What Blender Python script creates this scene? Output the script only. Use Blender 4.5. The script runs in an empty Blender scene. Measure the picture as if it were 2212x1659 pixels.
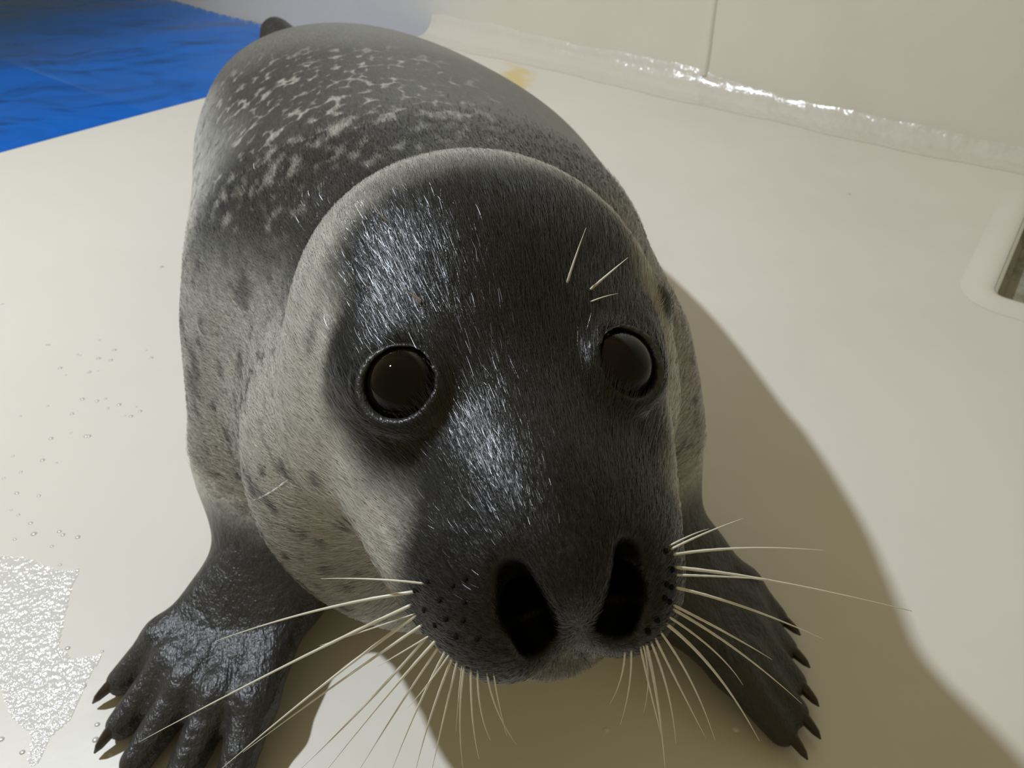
import bpy, bmesh, math, random
import numpy as np
from mathutils import Vector, Matrix
from mathutils.geometry import delaunay_2d_cdt

random.seed(7)
rng = np.random.default_rng(7)
scene = bpy.context.scene
COL = scene.collection

# ------------------------------------------------------------------ camera, world, light, exposure
FPX = 1730.0
CAM = np.array([0.0, 0.0, 0.52])
PITCH = math.radians(38.6)
cam_d = bpy.data.cameras.new('camera')
cam = bpy.data.objects.new('camera', cam_d)
COL.objects.link(cam)
cam.location = CAM
cam.rotation_euler = (math.pi / 2 - PITCH, 0, 0)
cam_d.sensor_width = 36.0
cam_d.lens = 36.0 * FPX / 2212.0
cam_d.clip_start = 0.01
cam_d.dof.use_dof = True
cam_d.dof.focus_distance = 0.30
cam_d.dof.aperture_fstop = 26.0
scene.camera = cam

world = bpy.data.worlds.new('world')
scene.world = world
world.use_nodes = True
bg = world.node_tree.nodes['Background']
bg.inputs['Color'].default_value = (1.0, 0.83, 0.44, 1)
bg.inputs['Strength'].default_value = 0.25

lamp_d = bpy.data.lights.new('ceiling_lamp', 'SPOT')
lamp = bpy.data.objects.new('ceiling_lamp', lamp_d)
COL.objects.link(lamp)
LDIR = Vector((-0.585, 0.21, 0.79)).normalized()
lamp.location = Vector((0.0, 0.35, 0.25)) + LDIR * 1.75
lamp.rotation_euler = (-LDIR).to_track_quat('-Z', 'Y').to_euler()
lamp_d.energy = 114
lamp_d.color = (0.83, 0.90, 1.0)
lamp_d.shadow_soft_size = 0.028
lamp_d.spot_size = math.radians(150)
lamp_d.spot_blend = 0.4

vs = scene.view_settings
vs.view_transform = 'Standard'
vs.look = 'None'
vs.exposure = 0.0
vs.gamma = 1.0
vs.use_curve_mapping = False

CF = np.array([0.0, math.cos(PITCH), -math.sin(PITCH)])
CU = np.array([0.0, math.sin(PITCH), math.cos(PITCH)])
CR = np.array([1.0, 0.0, 0.0])


def ray(px, py):
    return CF + (px - 1106.0) / FPX * CR + (829.5 - py) / FPX * CU


def at(px, py, d):                      # point seen at a pixel, axial depth d
    return CAM + d * ray(px, py)


def onz(px, py, z=0.0):                 # point seen at a pixel, lying at height z
    r = ray(px, py)
    return CAM + (z - CAM[2]) / r[2] * r


# ------------------------------------------------------------------ node helpers
class NT:
    def __init__(self, name):
        self.m = bpy.data.materials.new(name)
        self.m.use_nodes = True
        self.t = self.m.node_tree
        self.b = self.t.nodes['Principled BSDF']
        self.out = self.t.nodes['Material Output']

    def n(self, typ, **kw):
        nd = self.t.nodes.new(typ)
        for k, v in kw.items():
            if k == 'props':
                for a, b in v.items():
                    setattr(nd, a, b)
            else:
                key = int(k[1:]) if k[0] == 'i' and k[1:].isdigit() else k.replace('_', ' ')
                self.set(nd.inputs[key], v)
        return nd

    def set(self, sock, v):
        if isinstance(v, bpy.types.NodeSocket):
            self.t.links.new(v, sock)
        else:
            sock.default_value = v

    def math(self, op, a, b=0.0, c=None, clamp=False):
        nd = self.t.nodes.new('ShaderNodeMath')
        nd.operation = op
        nd.use_clamp = clamp
        self.set(nd.inputs[0], a)
        self.set(nd.inputs[1], b)
        if c is not None:
            self.set(nd.inputs[2], c)
        return nd.outputs[0]

    def vmul(self, v, xyz):
        nd = self.t.nodes.new('ShaderNodeVectorMath')
        nd.operation = 'MULTIPLY'
        self.set(nd.inputs[0], v)
        nd.inputs[1].default_value = xyz
        return nd.outputs[0]

    def vadd(self, a, b):
        nd = self.t.nodes.new('ShaderNodeVectorMath')
        nd.operation = 'ADD'
        self.set(nd.inputs[0], a)
        self.set(nd.inputs[1], b)
        return nd.outputs[0]

    def noise(self, vec, scale, detail=2.0, rough=0.5, out=0):
        nd = self.n('ShaderNodeTexNoise', Vector=vec, Scale=scale, Detail=detail, Roughness=rough)
        return nd.outputs[out]

    def step(self, v, lo, hi, tlo=0.0, thi=1.0):
        nd = self.n('ShaderNodeMapRange', props=dict(interpolation_type='SMOOTHSTEP'))
        self.set(nd.inputs[0], v)
        for i, x in enumerate((lo, hi, tlo, thi)):
            nd.inputs[i + 1].default_value = x
        return nd.outputs[0]

    def mix(self, f, a, b):
        nd = self.t.nodes.new('ShaderNodeMix')
        nd.data_type = 'RGBA'
        self.set(nd.inputs[0], f)
        self.set(nd.inputs[6], a)
        self.set(nd.inputs[7], b)
        return nd.outputs[2]

    def attr(self, name, out='Fac'):
        nd = self.t.nodes.new('ShaderNodeAttribute')
        nd.attribute_name = name
        return nd.outputs[out]

    def bump(self, h, strength, dist, normal=None):
        nd = self.n('ShaderNodeBump', Height=h, Strength=strength, Distance=dist)
        if normal is not None:
            self.set(nd.inputs['Normal'], normal)
        return nd.outputs[0]

    def coords(self, which='Object'):
        return self.t.nodes.new('ShaderNodeTexCoord').outputs[which]


def c4(r, g, b):
    return (r, g, b, 1.0)


def tag(o, label=None, cat=None, group=None, kind=None):
    if label: o['label'] = label
    if cat: o['category'] = cat
    if group: o['group'] = group
    if kind: o['kind'] = kind
    return o


def obj(name, verts, faces, mat, parent=None, smooth=True):
    me = bpy.data.meshes.new(name)
    me.from_pydata([tuple(map(float, v)) for v in verts], [], [tuple(f) for f in faces])
    me.validate()
    if smooth:
        me.polygons.foreach_set('use_smooth', [True] * len(me.polygons))
    me.materials.append(mat)
    o = bpy.data.objects.new(name, me)
    COL.objects.link(o)
    if parent is not None:
        o.parent = parent
    return o


# ------------------------------------------------------------------ setting: floor, pool, wall
def painted(name, base, warm, rough):
    t = NT(name)
    co = t.coords()
    n1 = t.noise(co, 3.0, 4.0, 0.6)
    n2 = t.noise(co, 60.0, 3.0, 0.6)
    col = t.mix(t.step(n1, 0.35, 0.7), c4(*base), c4(*warm))
    # small specks of grit in the paint
    vor = t.n('ShaderNodeTexVoronoi', Vector=co, Scale=16.0)
    cell = t.n('ShaderNodeSeparateColor')
    t.set(cell.inputs[0], vor.outputs['Color'])
    speck = t.math('MULTIPLY', t.step(vor.outputs['Distance'], 0.03, 0.055, 1.0, 0.0),
                   t.step(cell.outputs[0], 0.82, 0.84))
    col = t.mix(t.math('MULTIPLY', speck, 0.55), col, c4(0.22, 0.17, 0.10))
    return t, co, n1, n2, col


# floor paint with one yellow stain by the wall
t, co, n1, n2, col = painted('cream_floor_paint', (0.74, 0.705, 0.63), (0.70, 0.665, 0.59), 0.3)
st = onz(1112, 178)
d = t.n('ShaderNodeVectorMath', props=dict(operation='SUBTRACT'))
t.set(d.inputs[0], t.vadd(co, t.vmul(t.noise(co, 14.0, 2.0, 0.5, 1), (0.10, 0.10, 0.0))))
d.inputs[1].default_value = (st[0] + 0.05, st[1] + 0.05, 0)
dm = t.vmul(d.outputs[0], (22.0, 7.0, 0.0))
ln = t.n('ShaderNodeVectorMath', props=dict(operation='LENGTH'))
t.set(ln.inputs[0], dm)
stain = t.step(ln.outputs[1], 0.35, 1.0, 1.0, 0.0)
col = t.mix(t.math('MULTIPLY', stain, 0.75), col, c4(0.72, 0.52, 0.14))
t.set(t.b.inputs['Base Color'], col)
t.set(t.b.inputs['Roughness'], t.step(n1, 0.3, 0.7, 0.28, 0.42))
t.set(t.b.inputs['Normal'], t.bump(t.math('ADD', n1, t.math('MULTIPLY', n2, 0.05)), 0.25, 0.01))
M_FLOOR = t.m

t, co, n1, n2, col = painted('cream_wall_paint', (0.72, 0.69, 0.59), (0.69, 0.65, 0.54), 0.35)
t.set(t.b.inputs['Base Color'], col)
t.b.inputs['Roughness'].default_value = 0.4
t.set(t.b.inputs['Normal'], t.bump(t.math('ADD', n1, t.math('MULTIPLY', n2, 0.1)), 0.35, 0.012))
M_WALL = t.m

t, co, n1, n2, col = painted('wet_cove_paint', (0.68, 0.65, 0.57), (0.65, 0.615, 0.54), 0.1)
t.set(t.b.inputs['Base Color'], col)
t.b.inputs['Roughness'].default_value = 0.22
t.b.inputs['Coat Weight'].default_value = 0.35
t.b.inputs['Coat Roughness'].default_value = 0.12
t.set(t.b.inputs['Normal'], t.bump(t.math('ADD', t.noise(co, 55.0, 2.0, 0.5), n1), 0.35, 0.008))
M_COVE = t.m

t = NT('grey_recess_paint')
co = t.coords()
t.set(t.b.inputs['Base Color'], t.mix(t.step(t.noise(co, 25.0, 4.0, 0.7), 0.4, 0.65),
                                      c4(0.34, 0.32, 0.25), c4(0.19, 0.17, 0.12)))
t.b.inputs['Roughness'].default_value = 0.6
M_RECESS = t.m

t = NT('pool_basin_paint')
co = t.coords()
t.set(t.b.inputs['Base Color'], t.mix(t.noise(co, 2.5, 3.0), c4(0.01, 0.20, 0.80), c4(0.02, 0.32, 0.95)))
t.b.inputs['Roughness'].default_value = 0.5
M_BASIN = t.m

# water: tinted, see-through body with a rippled mirror surface
t = NT('pool_water')
co = t.coords()
wv = t.vmul(co, (1.0, 1.5, 1.0))
w1 = t.noise(t.vadd(wv, t.vmul(t.noise(wv, 3.0, 2.0, 0.5, 1), (0.3, 0.3, 0.0))), 5.0, 2.0, 0.45)
nrm = t.bump(w1, 0.15, 0.05)
nrd = t.bump(w1, 1.0, 0.10)
t.t.nodes.remove(t.b)
tr = t.n('ShaderNodeBsdfTransparent', Color=c4(0.55, 0.78, 1.0))
df = t.n('ShaderNodeBsdfDiffuse', Color=c4(0.02, 0.24, 0.95), Normal=nrd)
gl = t.n('ShaderNodeBsdfGlossy', Color=c4(1, 1, 1), Roughness=0.06, Normal=nrm)
fr = t.n('ShaderNodeFresnel', IOR=1.10, Normal=nrm)
m1 = t.n('ShaderNodeMixShader', i0=0.5, i1=tr.outputs[0], i2=df.outputs[0])
m2 = t.n('ShaderNodeMixShader', i0=fr.outputs[0], i1=m1.outputs[0], i2=gl.outputs[0])
t.set(t.out.inputs['Surface'], m2.outputs[0])
M_WATER = t.m

# plan geometry ------------------------------------------------
W0 = np.array([-0.167, 1.95]); W1 = np.array([0.816, 1.22])          # foot of the wall
wd = (W1 - W0) / np.linalg.norm(W1 - W0)
wn = np.array([-wd[1], wd[0]])                                       # away from the room
wn = wn if wn[1] > 0 else -wn


def wall_pt(s, off=0.0):
    return W0 + wd * s + wn * off


E0 = np.array([-0.834, 1.255]); E1 = np.array([-0.573, 1.52])        # pool edge
ed = (E1 - E0) / np.linalg.norm(E1 - E0)
en = np.array([-ed[1], ed[0]])                                       # towards the pool
edge = []
for s in np.linspace(-2.2, 0.95, 64):
    p = E0 + ed * s
    bow = -0.035 * (s - 0.2) ** 2
    edge.append(p + en * bow)
# cut the edge where it reaches the wall
edge = [p for p in edge if (p - W0) @ wn < 0.0]
# drain recess corner polygon in plan
DC = onz(2132, 640)[:2]
DA = onz(2226, 420)[:2] - DC
DA = DA / np.linalg.norm(DA)
DB = np.array([DA[1], -DA[0]])
DB = DB / np.linalg.norm(DB)
dc4 = [DC, DC + DB * 0.26, DC + DB * 0.26 + DA * 0.34, DC + DA * 0.34]
drain = []                                                           # rounded corners
for i in range(4):
    c = dc4[i]; pv = dc4[i - 1] - c; nx = dc4[(i + 1) % 4] - c
    pv = pv / np.linalg.norm(pv); nx = nx / np.linalg.norm(nx)
    o_ = c + (pv + nx) * 0.02
    for k in range(6):
        a = k / 5 * math.pi / 2
        drain.append(o_ - nx * 0.02 * math.cos(a) - pv * 0.02 * math.sin(a))
ND = len(drain)

outer = [np.array([2.2, -1.6])] + [wall_pt(2.6, 0.02)] + [wall_pt(x, 0.02) for x in np.linspace(2.4, 0.02, 30)] \
    + [p for p in edge[::-1]] + [np.array([-2.4, -1.6])]
pts = [Vector(p) for p in outer] + [Vector(p) for p in drain]
no = len(outer)
# interior points so the sheet can undulate a little
for gx in np.linspace(-2.0, 2.0, 41):
    for gy in np.linspace(-1.4, 2.0, 35):
        q = np.array([gx, gy])
        if (q - W0) @ wn > -0.06 or ((q - E0) @ en > -0.12): continue
        l = q - DC
        if -0.05 < l @ DB < 0.31 and -0.05 < l @ DA < 0.39: continue
        pts.append(Vector(q))
edges = [(i, (i + 1) % no) for i in range(no)] + [(no + i, no + (i + 1) % ND) for i in range(ND)]
res = delaunay_2d_cdt(pts, edges, [], 0, 1e-5)
rv = [np.array(v) for v in res[0]]
poly = [np.array(p) for p in outer]


def inside(q, pg):
    c = False
    for i in range(len(pg)):
        a, b = pg[i], pg[i - 1]
        if (a[1] > q[1]) != (b[1] > q[1]) and q[0] < (b[0] - a[0]) * (q[1] - a[1]) / (b[1] - a[1]) + a[0]:
            c = not c
    return c


ff = []
for f in res[2]:
    ctr = sum(rv[i] for i in f) / len(f)
    if inside(ctr, poly) and not inside(ctr, drain):
        ff.append(tuple(f))
fv = [(v[0], v[1], 0.0) for v in rv]
# rounded lip down to the water
base = len(fv)
prof = [(0.0, 0.0)] + [(0.014 * math.sin(a), -0.014 * (1 - math.cos(a))) for a in np.linspace(0.3, math.pi / 2, 5)] + [(0.014, -0.5)]
for i, p in enumerate(edge):
    a = edge[max(i - 1, 0)]; b = edge[min(i + 1, len(edge) - 1)]
    tt = (b - a) / np.linalg.norm(b - a)
    nn = np.array([-tt[1], tt[0]])
    for (o_, z_) in prof:
        q = p + nn * o_
        fv.append((q[0], q[1], z_))
K = len(prof)
for i in range(len(edge) - 1):
    for k in range(K - 1):
        ff.append((base + i * K + k, base + i * K + k + 1, base + (i + 1) * K + k + 1, base + (i + 1) * K + k))
floor = obj('floor', fv, ff, M_FLOOR)
tag(floor, 'glossy cream painted deck floor beside the blue pool', 'floor', kind='structure')

# drain recess: raised rounded rim, side walls, bottom
rec = bpy.data.objects.new('drain_recess', None)
COL.objects.link(rec)
rec.location = (DC[0], DC[1], 0)
tag(rec, 'square sunken drain recess in the cream floor near the wall', 'drain', kind='structure')
ctr = sum(drain) / ND
prof = [(0.034, 0.0002), (0.027, 0.0010), (0.018, 0.0024), (0.010, 0.0035), (0.003, 0.0036), (-0.004, 0.0026), (-0.009, -0.0010)]


def ring_pts(off):
    out = []
    for i in range(ND):
        tv = drain[(i + 1) % ND] - drain[i - 1]; tv = tv / np.linalg.norm(tv)
        nv = np.array([tv[1], -tv[0]])
        if nv @ (drain[i] - ctr) < 0: nv = -nv
        out.append(drain[i] - DC + nv * off)
    return out


def lathe_ring(prf):
    vv, fc = [], []
    for j, (o_, z_) in enumerate(prf):
        for i, q in enumerate(ring_pts(o_)):
            wb = 1 + 0.12 * math.sin(i * 1.7) + 0.1 * math.sin(i * 0.6 + 1)
            vv.append((q[0], q[1], z_ * (wb if z_ > 0.002 else 1)))
    for j in range(len(prf) - 1):
        for i in range(ND):
            k = (i + 1) % ND
            fc.append((j * ND + i, j * ND + k, (j + 1) * ND + k, (j + 1) * ND + i))
    return vv, fc


vv, fc = lathe_ring(prof)
rim = obj('rim', vv, fc, M_FLOOR, rec)
vv, fc = lathe_ring([(-0.004, 0.0030), (-0.008, -0.004), (-0.016, -0.018), (-0.0175, -0.030)])
obj('side_wall', vv, fc, M_RECESS, rec)
bp = ring_pts(-0.0165)
obj('bottom', [(q[0], q[1], -0.026) for q in bp], [tuple(range(ND))], M_RECESS, rec, smooth=False)

# wall
vv, fc = [], []
S = np.linspace(-4.0, 3.4, 75)
Z = np.concatenate([np.linspace(-0.6, 0.0, 5), np.linspace(0.06, 2.6, 40)])
for s in S:
    for z in Z:
        off = 0.006 * math.sin(5.1 * s + 2.0 * z) * math.sin(3.3 * z + 1.2 * s) + 0.0
        q = wall_pt(s, off)
        vv.append((q[0], q[1], z))
nz = len(Z)
for i in range(len(S) - 1):
    for k in range(nz - 1):
        fc.append((i * nz + k, (i + 1) * nz + k, (i + 1) * nz + k + 1, i * nz + k + 1))
wall = obj('wall_back', vv, fc, M_WALL)
tag(wall, 'cream painted wall rising behind the seal', 'wall', kind='structure')

# lumpy wet cove where floor meets wall
vv, fc = [], []
S = np.linspace(-0.02, 2.4, 260)
NA = 9
R0 = 0.045
for s in S:
    h = 0.004 * math.sin(13 * s) + 0.0018 * math.sin(41 * s + 1) + 0.0008 * math.sin(97 * s)
    rr = R0 * (1.0 if s < 0.95 else max(0.35, 1 - (s - 0.95) * 1.6)) + h
    for k in range(NA):
        a = k / (NA - 1) * math.pi / 2
        q = wall_pt(s, -rr + rr * math.sin(a) + (0.008 if k == NA - 1 else 0))
        lump = 0.0009 * math.sin(47 * s + 5 * a) * math.sin(2 * a)
        zz = rr - rr * math.cos(a) + lump + 0.0006
        if k == 0:
            q = q - wn * 0.03; zz = 0.0003
        vv.append((q[0], q[1], zz))
for i in range(len(S) - 1):
    for k in range(NA - 1):
        fc.append((i * NA + k, (i + 1) * NA + k, (i + 1) * NA + k + 1, i * NA + k + 1))
cove = obj('trim_1', vv, fc, M_COVE)
tag(cove, 'wet glossy lumpy cove where cream floor meets wall', 'trim', kind='structure')

# vertical seam ridge on the wall
rA = ray(1533, 70)
tt = ((W0 - CAM[:2]) @ wn) / (rA[:2] @ wn)
sp = CAM + tt * rA
ss = (sp[:2] - W0) @ wd
vv, fc = [], []
NZ = 60
for k in range(NZ):
    z = 0.03 + 2.5 * k / (NZ - 1)
    wob = 0.002 * math.sin(9 * z) + 0.0012 * math.sin(31 * z)
    for (a, o_) in ((-0.012, 0.008), (-0.006, -0.0062), (0.0, -0.0072), (0.006, -0.0062), (0.012, 0.008)):
        q = wall_pt(ss + a + wob, o_)
        vv.append((q[0], q[1], z))
for k in range(NZ - 1):
    for j in range(4):
        fc.append((k * 5 + j, k * 5 + j + 1, k * 5 + 6 + j, k * 5 + 5 + j))
tag(obj('trim_2', vv, fc, M_WALL), 'thin raised vertical paint seam on the wall', 'trim', kind='structure')

# pool basin and water
far = [wall_pt(-3.9), wall_pt(0.15)]
foot = [edge[0] + np.array([-0.6, -0.6])] + edge
bas = [np.array(p) for p in foot] + [wall_pt(0.05, 0.0), wall_pt(-3.9, 0.0)]
vv = [(p[0], p[1], -0.48) for p in bas]
basin = obj('floor_pool', vv, [tuple(range(len(vv)))], M_BASIN, smooth=False)
tag(basin, 'blue painted pool bottom under the water', 'pool floor', kind='structure')
lin = [np.array(p) + en * 0.016 for p in edge]
vv, fc = [], []
for p in lin:
    vv += [(p[0], p[1], -0.05), (p[0], p[1], -0.49)]
for i in range(len(lin) - 1):
    fc.append((2 * i, 2 * i + 2, 2 * i + 3, 2 * i + 1))
tag(obj('wall_pool', vv, fc, M_BASIN), 'blue painted pool side under the deck edge', 'pool wall', kind='structure')
# rippled water grid clipped to the pool
GX = np.linspace(-3.6, -0.05, 240); GY = np.linspace(-0.6, 4.4, 300)
gx, gy = np.meshgrid(GX, GY, indexing='ij')
hz = 0.5 * (0.006 * np.sin(9 * gx + 4 * gy + 1.5 * np.sin(3 * gy)) + 0.005 * np.sin(13 * gy - 5 * gx + 2 * np.sin(4 * gx))
      + 0.0025 * np.sin(26 * gx + 17 * gy + 2 * np.sin(7 * gx))) - 0.075
eo = np.array(edge)
keep = np.zeros(gx.shape, bool)
sl = ((gx - E0[0]) * ed[0] + (gy - E0[1]) * ed[1])
ol = ((gx - E0[0]) * en[0] + (gy - E0[1]) * en[1])
keep = (ol > -0.035 * (sl - 0.2) ** 2 + 0.002) & (((gx - W0[0]) * wn[0] + (gy - W0[1]) * wn[1]) < 0.004) & (sl > -2.2)
idx = -np.ones(gx.shape, int)
vv, fc = [], []
for i in range(len(GX)):
    for j in range(len(GY)):
        if keep[i, j]:
            idx[i, j] = len(vv)
            vv.append((gx[i, j], gy[i, j], hz[i, j]))
for i in range(len(GX) - 1):
    for j in range(len(GY) - 1):
        q = (idx[i, j], idx[i + 1, j], idx[i + 1, j + 1], idx[i, j + 1])
        if min(q) >= 0: fc.append(q)
water = obj('pool_water', vv, fc, M_WATER)
tag(water, 'rippling blue pool water behind the cream deck', 'water', kind='stuff')

# ------------------------------------------------------------------ seal: one continuous body grown from a distance field
HC = np.array([-0.0160, 0.300, 0.303], np.float32)                    # middle of the skull, between the ears
HF = np.array([0.245, -0.97, 0.0]); HF /= np.linalg.norm(HF)          # the way the head looks
HR = np.array([-HF[1], HF[0], 0.0])                                  # sideways
HU = np.array([0.0, 0.0, 1.0])
_roll = math.radians(1.2)
HR, HU = HR * math.cos(_roll) - HU * math.sin(_roll), HU * math.cos(_roll) + HR * math.sin(_roll)
HM = np.stack([HR, HF, HU]).astype(np.float32)


def head2world(p):
    return HC + np.asarray(p) @ HM


def ell(p, c, r):
    c = np.asarray(c, np.float32); r = np.asarray(r, np.float32)
    q = (p - c) / r
    k0 = np.sqrt((q * q).sum(-1)) + 1e-6
    q2 = q / r
    k1 = np.sqrt((q2 * q2).sum(-1)) + 1e-6
    return k0 * (k0 - 1) / k1


def cone(p, a, b, ra, rb, flat=1.0):
    a = np.asarray(a, np.float32); b = np.asarray(b, np.float32)
    ab = b - a
    t_ = np.clip(((p - a) @ ab) / (ab @ ab), 0, 1)
    d_ = p - (a + t_[..., None] * ab)
    if flat != 1.0:
        d_ = d_ * np.array([1, 1, flat], np.float32)
    return np.sqrt((d_ * d_).sum(-1)) - (ra + (rb - ra) * t_)


def smin(a, b, k):
    h = np.maximum(k - np.abs(a - b), 0) / k
    return np.minimum(a, b) - h * h * k * 0.25


def smax(a, b, k):
    return -smin(-a, -b, k)


# trunk sections: x, y, z of the middle, half width, half height
SEC = np.array([
    (-0.014, 0.300, 0.262, 0.066, 0.066),
    (-0.018, 0.350, 0.252, 0.082, 0.086),
    (-0.032, 0.410, 0.226, 0.116, 0.115),
    (-0.050, 0.480, 0.192, 0.160, 0.138),
    (-0.072, 0.570, 0.164, 0.189, 0.152),
    (-0.112, 0.740, 0.148, 0.202, 0.147),
    (-0.168, 0.910, 0.136, 0.199, 0.135),
    (-0.232, 1.080, 0.122, 0.179, 0.121),
    (-0.292, 1.220, 0.102, 0.143, 0.101),
    (-0.334, 1.325, 0.076, 0.098, 0.072),
    (-0.362, 1.410, 0.058, 0.058, 0.042),
    (-0.380, 1.470, 0.052, 0.032, 0.025)])
SAX = np.array([-0.25, 0.968], np.float32)
SAX /= np.linalg.norm(SAX)
SEC_T = (SEC[:, :2] @ SAX)


def pchip(xk, yk, x):
    h = np.diff(xk); dl = np.diff(yk) / h
    m = np.zeros_like(yk)
    m[1:-1] = np.where(dl[:-1] * dl[1:] > 0, 2 * dl[:-1] * dl[1:] / (dl[:-1] + dl[1:] + 1e-12), 0)
    m[0], m[-1] = dl[0], dl[-1]
    i = np.clip(np.searchsorted(xk, x) - 1, 0, len(xk) - 2)
    u = (x - xk[i]) / h[i]
    h00 = (1 + 2 * u) * (1 - u) ** 2; h10 = u * (1 - u) ** 2
    h01 = u * u * (3 - 2 * u); h11 = u * u * (u - 1)
    return h00 * yk[i] + h10 * h[i] * m[i] + h01 * yk[i + 1] + h11 * h[i] * m[i + 1]


TT = np.linspace(SEC_T[0], SEC_T[-1], 800)
TAB = np.stack([pchip(SEC_T, SEC[:, k].copy(), TT) for k in range(5)], 1)


def trunk_sample(t_):
    return [np.interp(t_, TT, TAB[:, k]).astype(np.float32) for k in range(5)]


def trunk(p):
    t_ = p[..., :2] @ SAX
    cx, cy, cz, a, b = trunk_sample(t_)
    dx = (p[..., 0] - cx) * SAX[1] - (p[..., 1] - cy) * SAX[0]
    dz = p[..., 2] - cz
    k = np.sqrt((dx / a) ** 2 + (dz / b) ** 2)
    f = (k - 1) * np.minimum(a, b) * 0.95
    over = np.maximum(np.maximum(SEC_T[0] - t_, t_ - SEC_T[-1]), 0)
    return np.sqrt(np.maximum(f, 0) ** 2 + over ** 2) + np.minimum(f, 0) + over * 0.3


# fore flippers: digit root pixel / tip pixel on the floor
FL = dict(sh=(-0.150, 0.490, 0.120), el=(-0.180, 0.450, 0.080), wr=(-0.172, 0.392, 0.046),
          root=[(478, 1290), (512, 1298), (548, 1302), (588, 1302), (626, 1292)],
          tip=[(262, 1472), (262, 1566), (292, 1648), (375, 1712), (485, 1752)])
FR = dict(sh=(0.050, 0.490, 0.120), el=(0.082, 0.455, 0.080), wr=(0.100, 0.410, 0.046),
          root=[(1508, 1205), (1496, 1238), (1490, 1265), (1470, 1290), (1452, 1310)],
          tip=[(1672, 1335), (1692, 1400), (1712, 1475), (1716, 1540), (1690, 1580)])


def digits(fl, left):
    out = []
    for i, (r, tp) in enumerate(zip(fl['root'], fl['tip'])):
        a = onz(*r, 0.036); b = onz(*tp, 0.010)
        out.append((a, b))
    return out


DL, DR = digits(FL, True), digits(FR, False)


def flipper(p, fl, dg):
    f = cone(p, fl['sh'], fl['el'], 0.084, 0.056)
    f = smin(f, cone(p, fl['el'], fl['wr'], 0.056, 0.040), 0.03)
    h = None
    for i, (a, b) in enumerate(dg):
        m_ = a * 0.45 + b * 0.55 + np.array([0, 0, 0.006])
        c_ = cone(p, fl['wr'], a, 0.034, 0.018)
        c1 = cone(p, a, m_, 0.018, 0.0145)
        c2 = cone(p, m_, b, 0.0145, 0.0100)
        g = smin(c1, c2, 0.008)
        g = smin(g, c_, 0.02)
        h = g if h is None else smin(h, g, 0.006)
    # webbing between neighbouring digits
    for i in range(4):
        a = (dg[i][0] + dg[i + 1][0]) / 2
        b = (dg[i][0] + dg[i + 1][0]) * 0.24 + (dg[i][1] + dg[i + 1][1]) * 0.26
        b[2] = 0.009
        h = smin(h, cone(p, a, b, 0.0185, 0.0080), 0.009)
    return smin(f, h, 0.035)


ER = 0.0150
EOFF = 0.0085


def head(q):
    f = ell(q, (0.003, -0.018, 0.007), (0.083, 0.091, 0.069))
    f = smin(f, ell(q, (0.002, 0.008, -0.030), (0.089, 0.078, 0.050)), 0.04)
    f = smin(f, ell(q, (0, 0.058, -0.004), (0.054, 0.070, 0.040)), 0.035)
    f = smin(f, ell(q, (0, 0.105, 0.006), (0.029, 0.048, 0.026)), 0.025)
    for s in (-1, 1):
        f = smin(f, ell(q, (s * 0.0205, 0.122, -0.014), (0.0265, 0.035, 0.028)), 0.014)
        f = smin(f, ell(q, (s * 0.040, 0.052, 0.028), (0.018, 0.022, 0.013)), 0.022)   # brow over the eye
    for s in (-1, 1):                                                                  # cheek running into the pad
        f = smin(f, ell(q, (s * 0.034, 0.082, -0.020), (0.025, 0.040, 0.022)), 0.022)
    f = smin(f, ell(q, (0, 0.096, -0.042), (0.036, 0.050, 0.017)), 0.010)              # lower jaw
    return f


# eye openings: on the face surface, looking out along its normal
EYES, EDIR, ENRM = [], [], []
for s_, e_ in ((-1, (-0.0440, 0.0715, 0.0390)), (1, (0.0420, 0.0765, 0.0375))):
    e_ = np.array(e_)
    for _ in range(6):
        h_ = 1e-3
        g_ = np.array([(head((e_ + h_ * np.eye(3)[k])[None])[0] - head((e_ - h_ * np.eye(3)[k])[None])[0]) / (2 * h_) for k in range(3)])
        e_ = e_ - 0.9 * head(e_[None])[0] * g_ / (g_ @ g_)
    g_ = g_ / np.linalg.norm(g_)
    EYES.append(e_)
    ENRM.append(g_.astype(np.float32))
    dv_ = g_ * 0.85 + np.array((s_ * 0.20, 0.25, -0.05))
    EDIR.append(dv_ / np.linalg.norm(dv_))


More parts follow.
